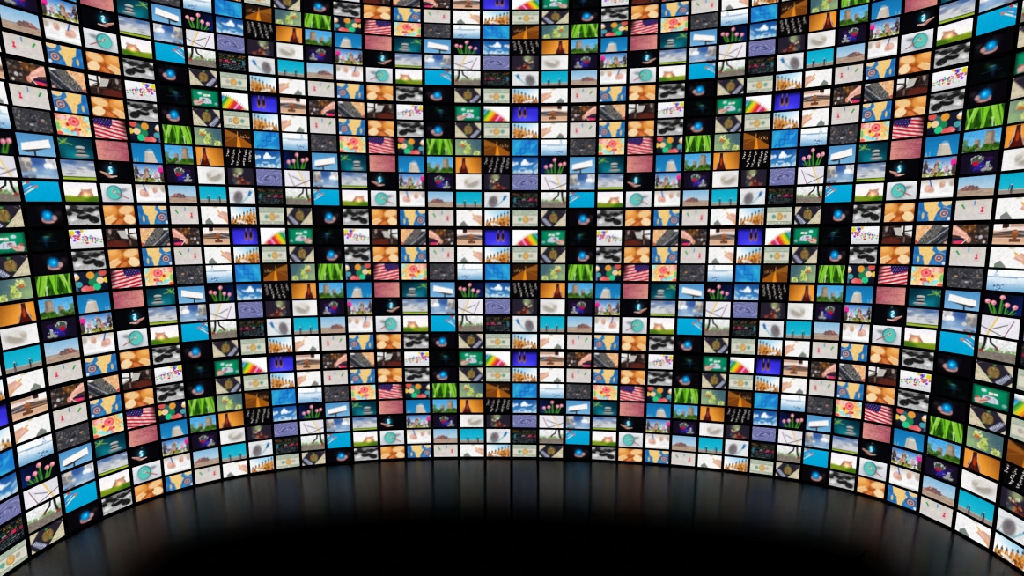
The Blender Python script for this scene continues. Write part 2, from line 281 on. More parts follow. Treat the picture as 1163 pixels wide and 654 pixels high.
    p.poly([(22, 36), (26, 14), (29, 36)], (34, 74, 10)).poly([(40, 2), (37, 30), (46, 34)], (30, 66, 10)).poly([(6, 2), (0, 14), (0, 0)], (30, 70, 12)).poly([(48, 36), (50, 14), (53, 36)], (44, 90, 14)).poly([(12, 36), (13, 20), (14, 36)], (30, 66, 10))
    p.line(17, 20, 15, 35, 2.4, (214, 240, 200), .8)
    G['grass'] = p
    # row E
    p = Pic((16, 118, 182), 30)
    p.grad((20, 110, 170), (26, 138, 200)).poly([(17, 16), (34, 14), (37, 35), (10, 35)], (204, 194, 182)).ell(25.5, 15.5, 8.6, 2.2, (226, 218, 208), .2).ell(24, 12, 9, 4, (130, 176, 204), .9, .8).poly([(28, 15), (34, 14), (37, 35), (31, 35)], (182, 172, 160), .7).line(50, 27, 50, 35, 1, (170, 190, 200)).line(56, 28, 56, 35, 1.2, (200, 200, 200)).rect(53, 33, 60, 35, (130, 150, 150))
    G['tower'] = p
    p = Pic((178, 94, 108), 31)
    p.grad((158, 70, 92), (214, 140, 130), 0, 8, 54, 20).ell(28, 24, 20, 8, (214, 138, 138), .9, .5)
    for i in range(24):
        y = p.r.uniform(0, 35)
        x = p.r.uniform(-10, 40)
        p.line(x, y, x+24, y-2, .8, [(196, 120, 124), (150, 72, 90), (226, 160, 140)][i % 3], .45)
    p.put((4-YY)/6., (110, 50, 70), .5)
    G['grain'] = p
    p = Pic((6, 70, 84), 32)
    p.grad((6, 44, 60), (10, 104, 118), 20, 0, 40, 30).glow(26, 28, 26, 12, (0, 34, 38), 1).put((3-YY)/5., (2, 16, 24), .8).put((XX-46)/16*(YY/35), (2, 30, 44), .8)
    p.ell(23, 16, 8.6, 2.8, (158, 156, 154), .2).ell(23, 14.8, 7, 1.3, (196, 192, 188), .4).ell(23, 22.6, 8.2, 2.6, (138, 136, 136), .2).ell(23, 21.4, 6.4, 1.1, (186, 182, 180), .4).ell(22, 29.6, 13.5, 3, (128, 126, 126), .2).ell(21, 28.4, 11, 1.2, (186, 182, 178), .4).ell(23, 19.2, 6.6, 1.1, (20, 36, 40), .4).ell(23, 25.8, 7.4, 1.2, (16, 32, 36), .4)
    for a, b in [((46, 6), (57, 11)), ((50, 3), (52, 12)), ((53, 8), (60, 3)), ((54, 8), (36, 12)), ((53, 9), (59, 13)), ((44, 3), (54, 8))]:
        p.line(a[0], a[1], b[0], b[1], 1.5, (128, 170, 56))
    G['stones'] = p
    p = Pic((92, 156, 206), 33)
    p.grad((76, 144, 198), (120, 180, 220)).poly([(8, 7), (54, 16), (55, 27), (7, 20)], (250, 246, 244)).poly([(7, 20), (55, 27), (48, 30), (40, 29)], (52, 52, 56)).poly([(7, 20), (14, 22), (40, 29), (30, 26)], (90, 92, 98)).rect(33, 25, 36.4, 35, (50, 50, 54)).line(8, 7, 54, 16, .7, (225, 225, 230))
    G['billboard'] = p
    p = Pic((8, 8, 22), 34)
    p.grad((8, 6, 14), (10, 30, 90), 20, 8, 50, 35)
    for sx, sy, bx in [(8, 15, 15), (15.5, 17, 19), (28, 7.5, 26), (36, 19, 34), (48, 21, 40)]:
        p.line(bx, 36, sx, sy+3, 2.8, (72, 150, 32)).line(bx+2.5, 36, sx+3, sy+9, 1.8, (48, 116, 26))
    for sx, sy, r in [(6, 14, 0), (15.5, 16, 0), (29, 5.5, 0), (37, 18, 0), (49, 20.5, -30)]:
        p.ell(sx, sy, 4.3, 4.2, (238, 142, 160), .2, 1, r).ell(sx-1, sy-1, 2, 2.2, (250, 186, 196), .5).ell(sx+1.2, sy+1.4, 1.4, 1.2, (215, 90, 120), .5)
    G['tulips'] = p
    p = Pic((30, 100, 172), 35)
    p.grad((18, 76, 150), (70, 150, 205)).put((12-XX)/16.*(YY/25.), (170, 205, 225), .9)
    p.dabs(26, 22, 11, 38, 16, 1.6, 3, [(244, 248, 250), (226, 236, 244)], .9).ell(32, 9, 4.6, 5, (250, 252, 252), .4).ell(18, 14, 7, 2, (210, 228, 240), .6, .9, 15).dabs(10, 50, 11, 60, 17, 2, 3.4, [(236, 242, 246), (180, 205, 225)], .9).dabs(36, 0, 28, 60, 36, 2, 5, [(228, 236, 240), (190, 212, 228)], .7, .7, .5).ell(36, 24, 8, 1.6, (190, 214, 232), .7, .8).ell(6, 18, 8, 2, (160, 196, 222), .8, .8, 40)
    G['cloud'] = p
    p = Pic((7, 6, 9), 36)
    for x0, y0, n in [(2, 2, 7), (13, 0, 10), (27, 0, 10), (40, 0, 10), (53, 0, 5)]:
        for i in range(n):
            for k in range(2):
                p.ell(x0+i*.75+p.r.uniform(-1.8, 1.8)+k*1.8, y0+i*3.4+p.r.uniform(-.9, .9), 1.25, 1, [(235, 230, 225), (180, 170, 160), (215, 205, 190)][p.r.randint(3)], .4)
    G['blossom'] = p
    p = Pic((222, 138, 36), 37)
    p.grad((150, 80, 22), (240, 158, 52), 0, 0, 32, 18).put((4-YY)/8., (130, 66, 20), .6).put((XX-50)/14, (230, 130, 40), .6)
    p.poly([(38, 2), (45, 2), (46, 16), (52, 25), (54, 35), (30, 35), (32, 25), (37, 16)], (70, 22, 14)).ell(41.5, 19, 2.6, 9, (176, 56, 14), .8).rect(38, 1, 45, 5, (60, 28, 24)).line(37.6, 4, 36.8, 16, 1, (216, 190, 180)).line(45.8, 6, 47, 17, 1.3, (205, 190, 190)).line(47, 18, 53, 33, 1.6, (190, 180, 190)).line(36, 18, 30.5, 33, 1.5, (180, 160, 160)).ell(42, 31, 8, 5, (78, 20, 14), .5)
    G['bottle'] = p
    p = Pic((72, 168, 226), 38)
    p.grad((60, 160, 222), (150, 205, 235)).poly([(10, 4), (24, 4), (24, 16), (28, 28), (6, 28), (10, 16)], (164, 144, 122)).poly([(10, 4), (15, 4), (14, 28), (6, 28), (10, 16)], (118, 102, 88), .8).ell(17, 4.2, 7, 1.4, (130, 116, 104), .2).poly([(32, 15), (41, 15), (42, 24), (44, 31), (30, 31), (32, 24)], (158, 140, 122)).poly([(32, 15), (36, 15), (35, 31), (30, 31)], (120, 106, 94), .7)
    p.dabs(36, 0, 26, 30, 36, 2, 4.2, [(66, 112, 26), (44, 80, 20), (98, 142, 40), (30, 56, 16)], .9).dabs(30, 36, 26, 60, 36, 2, 4, [(62, 108, 28), (40, 72, 20), (104, 142, 42), (28, 50, 16)], .9).dabs(14, 53, 16, 60, 28, 2, 3.2, [(92, 128, 84), (70, 104, 60)], .7).rect(30, 31, 38, 35, (60, 100, 28), .8)
    G['cooling'] = p
    # row F
    p = Pic((96, 156, 214), 39)
    p.grad((50, 120, 196), (216, 228, 236), 0, 0, 0, 20).dabs(40, 0, 18, 60, 30, 1.2, 3, [(150, 110, 90), (60, 46, 44), (190, 160, 140), (90, 80, 120), (200, 196, 200)], .8).dabs(46, 0, 28, 60, 36, 1.2, 3, [(96, 110, 30), (150, 150, 40), (56, 50, 26), (180, 170, 60)], .9)
    p.ell(5, 11, 5.4, 7, (232, 40, 150), .2).ell(6, 4, 2.6, 2.6, (196, 130, 100), .3).ell(3, 24, 5, 10, (40, 26, 30), .3, .8).ell(33, 8, 3, 3, (190, 150, 120), .3).ell(34, 14, 5, 5, (110, 90, 84), .3).ell(34, 19, 3, 6, (196, 160, 136), .4).ell(27, 17, 3, 5, (110, 200, 210), .3).ell(55, 7, 3, 3.4, (120, 90, 76), .3).ell(55, 15, 4.6, 6, (60, 54, 60), .3).ell(48, 21, 3, 4, (70, 110, 180), .4).ell(40, 25, 3, 5, (176, 140, 110), .4).ell(17, 22, 4, 5, (200, 150, 170), .4).ell(56, 24, 3, 6, (40, 36, 40), .4)
    p.dabs(50, 8, 10, 60, 30, .6, 1.4, [(230, 200, 180), (40, 40, 50), (120, 150, 200), (200, 80, 90), (240, 240, 240)], .7)
    G['crowd'] = p
    p = Pic((6, 6, 10), 40)
    p.glow(38, 15, 12, 12, (0, 80, 105), 1).glow(38, 15, 6, 7, (10, 150, 170), 1).poly([(27, 25), (38, 25), (46, 20), (57, 18.5), (57, 20), (49, 25), (43, 29.5), (35, 29)], (176, 118, 104)).line(28, 26, 40, 27.5, 2, (236, 190, 176)).line(44, 22, 57, 18, 1.8, (226, 170, 150))
    p.line(35.5, 10, 40, 9.4, 1.8, (230, 255, 255)).line(40, 9.4, 41, 12, 1.8, (230, 255, 255)).line(41, 12, 36, 16.6, 1.8, (230, 255, 255)).line(36, 16.6, 36.4, 20, 1.8, (230, 255, 255)).line(36.4, 20, 41.4, 20, 1.8, (230, 255, 255)).line(38.4, 7.6, 38.4, 22, 1, (230, 255, 255)).ell(36, 1, 2, 2.6, (120, 120, 110), .6, .6).ell(46, 10, 8, 8, (40, 36, 44), .9, .35)
    G['money'] = p
    p = Pic((176, 186, 198), 41)
    p.grad((82, 116, 168), (206, 208, 212), 0, 0, 0, 20).dabs(26, 0, 2, 60, 26, 4, 10, [(206, 204, 204), (226, 222, 218), (136, 142, 156), (112, 120, 138)], .6, .7, .22, -6).ell(44, 4, 12, 4, (60, 96, 158), .8, .8).ell(8, 14, 8, 3, (96, 124, 170), .8, .5).dabs(8, 0, 24, 60, 28, 4, 9, [(216, 218, 222)], .6, .8, .2, 0).rect(0, 29, 60, 31.5, (92, 116, 50)).rect(0, 31, 60, 35, (156, 182, 38)).line(20, 30.4, 60, 30, 1.6, (62, 86, 30))
    G['field'] = p
    p = Pic((74, 118, 180), 42)
    p.grad((84, 120, 176), (150, 186, 216), 0, 8, 0, 35).ell(34, 4, 12, 9, (48, 84, 150), .8, .8).dabs(22, 0, 0, 18, 16, 2.5, 5, [(222, 218, 214), (176, 178, 186), (250, 250, 248)], .8, .6).ell(11, 12, 8, 7, (255, 255, 252), .9, .9).ell(16, 22, 14, 8, (170, 200, 226), .9, .7).dabs(30, 42, 2, 60, 22, 2.5, 5.4, [(176, 168, 158), (140, 136, 134), (216, 206, 190), (120, 120, 126)], .85, .6).ell(39, 21, 4, 3.4, (214, 206, 192), .5).dabs(8, 38, 29, 60, 35, 3, 6, [(60, 72, 100), (128, 130, 140)], .8, .6, .5).ell(24, 32, 14, 3, (206, 210, 214), .8, .6)
    G['sky'] = p
    p = Pic((236, 234, 240), 43)
    p.poly([(0, 0), (28, 0), (12, 33), (0, 20)], (222, 220, 228)).line(28, -2, 11, 34, 2.4, (236, 196, 70)).line(-2, 19, 40, 35, 1.3, (70, 56, 62)).line(51, 6, 38, 35, 1.3, (120, 60, 70)).line(20, 22, 42, 13, 1.5, (98, 100, 110)).line(24, 20.6, 33, 17, 2, (120, 122, 132)).line(46, 8, 36, 30, .7, (200, 196, 205), .8)
    G['notebook'] = p
    p = Pic((118, 122, 176), 44)
    d = np.hypot((XX-32)/2.3, (YY-19))*1.25+1.3*np.sin(XX*.28+YY*.5)
    p.put(.5+.5*np.sin(d*1.55), (52, 52, 104), .7).put((.5+.5*np.sin(d*1.55+2.4))*.6, (186, 188, 226), .8).dabs(10, 26, 13, 40, 22, 1, 2.4, [(190, 192, 226), (40, 40, 86)], .7).put((YY-26)/12., (96, 104, 170), .4)
    p.dabs(16, 0, 0, 60, 35, 2, 5, [(90, 94, 150), (150, 154, 206)], .3, .8, .3, 0)
    G['ripple'] = p
    p = Pic((38, 32, 46), 45)
    p.glow(40, 6, 12, 12, (60, 66, 40), 1).ell(33, 5, 8, 7, (150, 164, 112), .7, .9).dabs(16, 26, 8, 46, 20, 1.2, 3, [(176, 100, 90), (190, 184, 130), (120, 60, 60), (214, 214, 190)], .8).dabs(14, 24, 22, 38, 35, 1.5, 3.6, [(178, 78, 30), (110, 36, 24), (205, 110, 50)], .9).dabs(8, 4, 26, 20, 35, 1.5, 3.4, [(150, 70, 56), (110, 50, 46)], .8).dabs(8, 38, 18, 48, 32, 1.5, 4, [(100, 118, 110), (60, 70, 70)], .6).rect(50, 0, 60, 35, (32, 26, 42), .6)
    G['dancer'] = p
    p = Pic((232, 230, 228), 46)
    p.grad((224, 222, 222), (242, 241, 240), 0, 0, 50, 20).ell(22, 20, 16, 9.4, (166, 160, 148), .7, .95, 12).ell(24, 14, 16, 4.6, (226, 222, 216), .6, .95, 22).ell(36, 16, 5, 6.4, (178, 170, 154), .6, .9, -35).ell(30, 10, 9, 3, (214, 208, 198), .8, .8, 30).line(2, 12, 18, 15, 1.6, (205, 202, 200), .7)
    G['mouse'] = p
    p = Pic((20, 14, 32), 47)
    p.glow(28, 22, 16, 11, (30, 24, 150), .9).glow(14, 12, 6, 6, (20, 10, 90), .7).poly([(22, 10), (31, 4), (42, 7), (44, 10), (40, 17), (28, 18), (22, 14)], (78, 86, 80)).ell(33, 8.5, 7, 3, (56, 76, 66), .4).dabs(12, 22, 5, 42, 11, .7, 1.4, [(210, 214, 200), (160, 168, 160)], .8).rect(30.5, 14.5, 39.5, 21.5, (190, 16, 40)).rect(13, 16, 18, 27, (150, 160, 166)).ell(12, 29, 4.6, 2.8, (140, 142, 130), .5).ell(21, 29.4, 4.6, 2.6, (150, 154, 138), .5).line(8, 10, 20, 9, 1.4, (120, 20, 40), .6).dabs(12, 26, 24, 40, 30, .8, 1.8, [(40, 40, 170), (60, 60, 190)], .5).dabs(10, 8, 22, 26, 30, .6, 1.2, [(225, 225, 215)], .8)
    p.line(22, 12, 31, 4, .8, (200, 205, 195)).line(31, 4, 43, 8, .8, (200, 205, 195)).line(43, 8, 41, 18, .8, (190, 195, 190)).line(13, 16, 18, 20, .8, (220, 220, 210))
    G['jewels'] = p
    # row G
    p = Pic((244, 243, 243), 48)
    p.grad((204, 192, 180), (250, 250, 250), 0, 0, 0, 14).ell(4, 9, 5, 6, (176, 164, 150), .7, .8).ell(21, 11, 5, 6.4, (206, 158, 136), .5).ell(19, 7, 3.4, 3, (220, 180, 160), .5).ell(44, 17, 9, 7.6, (226, 172, 152), .3).ell(40, 21, 6, 4, (216, 160, 140), .4).line(44, 0, 40, 12, 2.6, (40, 110, 205)).line(38, 12, 46, 20, 1, (200, 140, 124), .8).ell(47, 16, 4, 4, (236, 190, 172), .6).ell(12, 20, 12, 5, (238, 236, 238), .8).put((YY-30)/5.*(1-XX/90), (130, 128, 122), .7).line(0, 24, 60, 23, 1, (226, 224, 226), .8)
    G['writing'] = p
    p = Pic((226, 228, 232), 49)
    p.grad((236, 237, 240), (206, 210, 216), 0, 0, 0, 35).ell(18, 12, 14, 5.6, (120, 124, 128), .9, .8, 10).ell(36, 20, 16.5, 14.6, (130, 140, 144), .5, .6).ell(35.5, 17, 14.4, 13.6, (52, 118, 122), .12).ell(36.5, 17.6, 12.8, 12, (88, 196, 186), .15).ell(33, 11, 6, 5, (66, 160, 158), .9, .6).line(10, 28, 35, 16, 2, (176, 92, 80)).ell(36, 14.6, 4.6, 2.6, (190, 200, 180), .4, 1, -30).ell(37, 14, 2.2, 1.2, (130, 96, 80), .5, 1, -30).line(0, 7, 60, 4, .5, (205, 208, 212), .6)
    G['bowl'] = p
    p = Pic((250, 248, 252), 50)
    p.grad((244, 240, 250), (255, 250, 244), 0, 0, 0, 16).poly([(9, 20), (15, 12), (22, 13), (30, 16), (36, 22), (38, 27), (8, 27)], (180, 124, 104)).dabs(14, 11, 12, 32, 20, 1.6, 3, [(196, 150, 132), (150, 96, 80)], .7).rect(0, 24.5, 60, 35, (112, 144, 28)).ell(10, 31, 14, 5, (52, 104, 18), .8, .8).ell(46, 31, 18, 4, (132, 150, 24), .8, .8).glow(22, 22, 9, 7, (150, 110, 60), 1).ell(22, 21.5, 3.4, 2.8, (255, 246, 214), .9).put((YY-31)/6., (60, 100, 14), .6)
    p.poly([(40, 24), (60, 22), (60, 26), (40, 27)], (170, 184, 84), .6)
    G['sunset'] = p
    p = Pic((0, 166, 214), 51)
    p.grad((6, 170, 218), (0, 162, 210)).line(45, 7, 60, 16.5, 2.2, (240, 226, 206)).line(38.5, 9.6, 62, 23.5, 2.4, (240, 224, 204)).line(52, 2, 62, 8, 2.2, (236, 222, 200)).line(56, -1, 62, 2, 1.8, (220, 205, 150)).line(44, 5, 58, 14, 1.3, (70, 90, 190)).ell(39, 9.8, 3.2, 2.4, (232, 104, 84), .3, 1, 25).ell(51, 2, 3.2, 2.4, (228, 54, 40), .3, 1, 25).ell(45.6, 6, 2.6, 2, (90, 110, 200), .4, 1, 25).ell(58, 17, 3, 4, (16, 120, 205), .6, .7)
    G['matches'] = p
    p = Pic((240, 242, 242), 52)
    p.grad((246, 247, 248), (226, 232, 226), 0, 0, 0, 18).dabs(40, 0, 17, 60, 23, 1.6, 3.6, [(98, 138, 70), (130, 160, 100), (80, 116, 58)], .7, .5, .6).ell(4, 16, 8, 6, (120, 150, 96), .7, .7).poly([(0, 24), (20, 22), (60, 20), (60, 35), (0, 35)], (128, 118, 108)).dabs(30, 0, 24, 60, 35, 1.5, 4, [(110, 100, 92), (146, 136, 126), (98, 90, 82)], .6, .7, .3, -4)
    p.poly([(8, 0), (13.5, 0), (12, 12), (8, 22), (4, 22), (8, 10)], (36, 32, 36)).line(18, -1, 20, 8, 3.6, (30, 28, 32)).line(20, 8, 30, 15, 3, (34, 30, 34)).line(29, 14, 31, 17, 3, (150, 50, 50)).ell(5, 22.6, 4.4, 2.6, (140, 56, 46), .3)
    G['runner'] = p
    p = Pic((13, 16, 20), 53)
    for y, cs in [(3, [(200, 120, 30), (60, 90, 100)]), (6, [(210, 130, 30)]), (9.4, [(60, 80, 50), (40, 90, 60)]), (12, [(190, 180, 60), (60, 110, 60)]), (16, [(190, 40, 80), (150, 170, 170), (60, 110, 100)]), (19, [(200, 50, 90), (90, 160, 170)]), (22.6, [(90, 110, 110)]), (25.4, [(150, 160, 160), (70, 90, 90)]), (28.6, [(110, 130, 130)]), (31.6, [(60, 80, 84), (130, 150, 150)])]:
        x = 1.
        while x < 56:
            w = p.r.uniform(3, 9)
            if p.r.rand() < .86:
                p.line(x+1, y+x*.01, x+w-1, y+x*.012, 1.3, cs[p.r.randint(len(cs))], .85)
            x += w+1
    p.rect(14, 14, 21, 19, (205, 40, 84)).rect(2, 14, 7, 18.6, (170, 34, 70), .8).rect(52, 12, 57, 22, (60, 140, 160), .7).rect(30, 14.4, 38, 17.8, (130, 150, 150), .8)
    G['code'] = p
    p = Pic((226, 227, 229), 54)
    p.dabs(16, 0, 0, 60, 35, 4, 10, [(238, 238, 240), (208, 212, 216)], .5, .9, .5).line(0, 9, 60, 12, 2.4, (196, 204, 210), .7, 1.2).line(14, 16, 30, 30, 3.4, (130, 186, 196), .8, 1.2).line(30, 31, 60, 35, 2.6, (120, 178, 186), .8, 1.2).ell(40, 21, 10.5, 13.5, (122, 116, 120), .4, 1, -22).ell(41, 19, 6.6, 9, (96, 88, 92), .9, .7, -22).poly([(6, 7), (11, 9), (10, 4), (14, 8), (18, 18), (12, 17)], (28, 110, 176)).line(52, 24, 56, 34, 1.4, (150, 160, 160), .7)
    G['brush'] = p
    p = Pic((14, 176, 204), 55)
    p.grad((6, 168, 200), (40, 190, 214)).rect(0, 27.5, 60, 35, (150, 140, 130)).line(0, 27.5, 60, 27.5, 1.4, (196, 180, 160)).dabs(16, 0, 29, 60, 35, 2, 5, [(138, 128, 120), (166, 156, 146)], .5, .7, .3, 0)
    for x in (15, 40):
        p.ell(x, 19.6, 1.4, 1.5, (220, 200, 190), .3).line(x, 21, x, 27, 2.4, (44, 40, 52)).line(x-.6, 26, x-.6, 34, 1.2, (36, 32, 42)).line(x+1, 26, x+1.4, 34, 1, (36, 32, 42)).line(x+3, 20, x+4.4, 28, .9, (30, 70, 90)).line(x, 22, x+3.4, 23.4, .9, (90, 70, 70))
    G['swimmers'] = p
    p = Pic((152, 194, 222), 56)
    p.grad((130, 184, 220), (190, 210, 224), 0, 0, 0, 24).rect(0, 22.5, 60, 35, (182, 156, 134)).line(0, 22.5, 60, 22.5, 1, (120, 140, 150)).dabs(24, 0, 24, 60, 35, 3, 7, [(196, 170, 148), (160, 136, 118), (130, 116, 108)], .5, .7, .22, -3)
    p.poly([(22, 22), (29, 17), (34, 18), (38, 15), (46, 17), (56, 22), (54, 25), (24, 25)], (146, 100, 94)).dabs(16, 26, 17, 52, 24, .9, 2, [(176, 66, 60), (110, 80, 78), (196, 150, 140), (90, 84, 90)], .85)
    G['shore'] = p
    return G


ROWS = {
    'A': ['pebbles', 'bread', 'map', 'pins', 'hand', 'chess', 'dollar', 'coin', 'orb'],
    'B': ['confetti', 'pedal', 'tire', 'repair', 'gavel', 'shoes', 'pencils', 'poker', 'glimmer'],
    'D': ['bokeh', 'flag', 'candy', 'coal', 'water', 'helix', 'road', 'plant', 'grass'],
    'E': ['tower', 'grain', 'stones', 'billboard', 'tulips', 'cloud', 'blossom', 'bottle', 'cooling'],
    'F': ['crowd', 'money', 'field', 'sky', 'notebook', 'ripple', 'dancer', 'mouse', 'jewels'],
    'G': ['writing', 'bowl', 'sunset', 'matches', 'runner', 'code', 'brush', 'swimmers', 'shore'],
}

# ---- materials ----
def principled(name, col, rough, spec):
    m = bpy.data.materials.new(name)
    m.use_nodes = True
    b = m.node_tree.nodes['Principled BSDF']
    b.inputs['Base Color'].default_value = (*col, 1)
    b.inputs['Roughness'].default_value = rough
    b.inputs['Specular IOR Level'].default_value = spec
    return m, b


def noise_rough(m, b, lo, hi, scale):
    nt = m.node_tree
    tc = nt.nodes.new('ShaderNodeTexCoord')
    n = nt.nodes.new('ShaderNodeTexNoise')
    n.inputs['Scale'].default_value = scale
    r = nt.nodes.new('ShaderNodeMapRange')
    r.inputs['To Min'].default_value = lo
    r.inputs['To Max'].default_value = hi
    nt.links.new(tc.outputs['Object'], n.inputs['Vector'])
    nt.links.new(n.outputs['Fac'], r.inputs['Value'])
    nt.links.new(r.outputs['Result'], b.inputs['Roughness'])


M_CASE, _b = principled('matt_black_casing', (.0012, .0012, .0013), .6, .06)
noise_rough(M_CASE, _b, .5, .7, 30)
M_RIM, _b = principled('black_screen_rim', (.0016, .0016, .0018), .45, .08)
noise_rough(M_RIM, _b, .4, .5, 40)
M_WALL, _b = principled('black_wall_panel', (.001, .001, .001), .8, .03)
noise_rough(M_WALL, _b, .7, .9, 6)

M_PIC = bpy.data.materials.new('lit_picture')
M_PIC.use_nodes = True
nt = M_PIC.node_tree
nt.nodes.clear()
at = nt.nodes.new('ShaderNodeAttribute')
at.attribute_name = 'picture'
em = nt.nodes.new('ShaderNodeEmission')
em.inputs['Strength'].default_value = 1.0
ou = nt.nodes.new('ShaderNodeOutputMaterial')
nt.links.new(at.outputs['Color'], em.inputs['Color'])
nt.links.new(em.outputs[0], ou.inputs['Surface'])
M_PIC.cycles.emission_sampling = 'NONE'

# floor: black lacquer, its gloss masked so the wall's reflection fades out further in
M_FLOOR = bpy.data.materials.new('black_lacquer_floor')
M_FLOOR.use_nodes = True
nt = M_FLOOR.node_tree
b = nt.nodes['Principled BSDF']
b.inputs['Base Color'].default_value = (.0003, .0003, .0003, 1)
b.inputs['Roughness'].default_value = .9
b.inputs['Specular IOR Level'].default_value = 0
gl = nt.nodes.new('ShaderNodeBsdfAnisotropic')
gl.inputs['Roughness'].default_value = .17
gl.inputs['Anisotropy'].default_value = 1.0
gl.inputs['Rotation'].default_value = 0
tg = nt.nodes.new('ShaderNodeTangent')
tg.direction_type = 'RADIAL'
tg.axis = 'Z'
nt.links.new(tg.outputs[0], gl.inputs['Tangent'])
refl = nt.nodes.new('ShaderNodeAttribute')
refl.attribute_name = 'reflect_fade'
mx = nt.nodes.new('ShaderNodeMixShader')
nt.links.new(refl.outputs['Fac'], mx.inputs['Fac'])
nt.links.new(b.outputs[0], mx.inputs[1])
nt.links.new(gl.outputs[0], mx.inputs[2])
nt.links.new(mx.outputs[0], nt.nodes['Material Output'].inputs['Surface'])
REFLECT = .62


def link(ob, parent=None):
    sc.collection.objects.link(ob)
    if parent:
        ob.parent = parent
    return ob


def mesh_obj(name, bm, mat, parent=None):
    me = bpy.data.meshes.new(name)
    bm.to_mesh(me)
    bm.free()
    me.materials.append(mat)
    return link(bpy.data.objects.new(name, me), parent)


# ---- the curve of the wall ----
PL = [Vector((x * U, y * U)) for x, y in PLAN]


def vnormal(i):
    a = PL[max(i - 1, 0)]
    c = PL[min(i + 1, len(PL) - 1)]
    d = (c - a).normalized()
    return Vector((d.y, -d.x))          # points to the audience


def zbow(k, z):
    kk = k / 18.
    t = z / 9.
    s = z
    for (i, j), c in BOW.items():
        s += c * kk ** i * t ** j
    return EYE + s * U


DEPTH = .055                # thickness of a screen casing
# backing wall
bm = bmesh.new()
ztop = zbow(18, ROWZ[0][0]) + .5
cols = []
for i in range(len(PL)):
    n = vnormal(i)
    f = PL[i] - n * (DEPTH + .004)
    g = PL[i] - n * (DEPTH + .3)
    cols.append([bm.verts.new((v.x, v.y, z)) for v, z in ((f, -.02), (f, ztop), (g, ztop), (g, -.02))])
for a, c in zip(cols, cols[1:]):
    for q in range(4):
        bm.faces.new((a[q], c[q], c[(q + 1) % 4], a[(q + 1) % 4]))
bm.faces.new(cols[0])
bm.faces.new(cols[-1][::-1])
bmesh.ops.recalc_face_normals(bm, faces=bm.faces)
o = mesh_obj('wall_back', bm, M_WALL)
o['kind'] = 'structure'

# floor, meshed in strips that follow the wall to hold a hand-set fade of its reflection
FADE = [0, .25, .55, .9, 1.2, 1.5, 1.75, 2.1, 3.2]
FW = [1, 1, .97, .85, .6, .3, .09, 0, 0]


def foot(i, d):
    v = PL[i] + vnormal(i) * d
    return (v.x, v.y, 0)


bm = bmesh.new()
lay = None
vals = []
rows = []
for d, wv in [(-.42, 1)] + list(zip(FADE, FW)):
    r = []
    for i in range(len(PL)):
        r.append(bm.verts.new(foot(i, d)))
        vals.append(wv)
    rows.append(r)
for a, c in zip(rows, rows[1:]):
    for i in range(len(PL) - 1):
        bm.faces.new((a[i], c[i], c[i + 1], a[i + 1]))
r = rows[-1]
back = [bm.verts.new((x, -7, 0)) for x in np.linspace(r[0].co.x, r[-1].co.x, len(PL))]
vals += [0] * len(back)
for i in range(len(PL) - 1):
    bm.faces.new((r[i], back[i], back[i + 1], r[i + 1]))
for side in (0, -1):
    a = [q[side] for q in rows]
    sgn = -1 if side == 0 else 1
    e = bm.verts.new((sgn * 8.2, a[0].co.y - .3, 0))
    e2 = bm.verts.new((sgn * 8.2, -7, 0))
    vals += [0, 0]
    # the ends of the strips, then out to the side
    bm.faces.new(a + [back[side], e2, e])
bmesh.ops.recalc_face_normals(bm, faces=bm.faces)
for f in bm.faces:
    if f.normal.z < 0:
        f.normal_flip()
o = mesh_obj('floor', bm, M_FLOOR)
o['kind'] = 'structure'
at = o.data.attributes.new('reflect_fade', 'FLOAT', 'POINT')
at.data.foreach_set('value', [v * REFLECT for v in vals])

# ---- one casing, one rim, 54 x 2 lit pictures ----
W0, H0 = .49, .285


def ring(bm, x, z, y):
    return [bm.verts.new(p) for p in ((-x, y, -z), (x, y, -z), (x, y, z), (-x, y, z))]


def bridge(bm, a, c):
    for i in range(4):
        bm.faces.new((a[i], a[(i + 1) % 4], c[(i + 1) % 4], c[i]))


def casing_mesh():
    bm = bmesh.new()
    x, z = W0 / 2, H0 / 2
    q = [ring(bm, x + .004, z + .004, .004), ring(bm, x + .012, z + .012, .004), ring(bm, x + .015, z + .015, .010),
         ring(bm, x + .015, z + .015, .036), ring(bm, x - .02, z - .02, DEPTH)]
    bm.faces.new(q[0])
    for a, c in zip(q, q[1:]):
        bridge(bm, a, c)
    bm.faces.new(q[-1][::-1])
    bmesh.ops.recalc_face_normals(bm, faces=bm.faces)
    me = bpy.data.meshes.new('casing')
    bm.to_mesh(me)
    bm.free()
    me.materials.append(M_CASE)
    return me


def rim_mesh():
    bm = bmesh.new()
    x, z = W0 / 2, H0 / 2
    q = [ring(bm, x + .0005, z + .0005, .003), ring(bm, x + .002, z + .002, -.002), ring(bm, x + .010, z + .010, -.002),
         ring(bm, x + .012, z + .012, .004)]
    for a, c in zip(q, q[1:]):
        bridge(bm, a, c)
    bridge(bm, q[-1], q[0])
    bmesh.ops.recalc_face_normals(bm, faces=bm.faces)
    me = bpy.data.meshes.new('rim')
    bm.to_mesh(me)
    bm.free()
    me.materials.append(M_RIM)
    return me


def to_lin(a):
    return np.where(a <= .04045, a / 12.92, ((a + .055) / 1.055) ** 2.4)


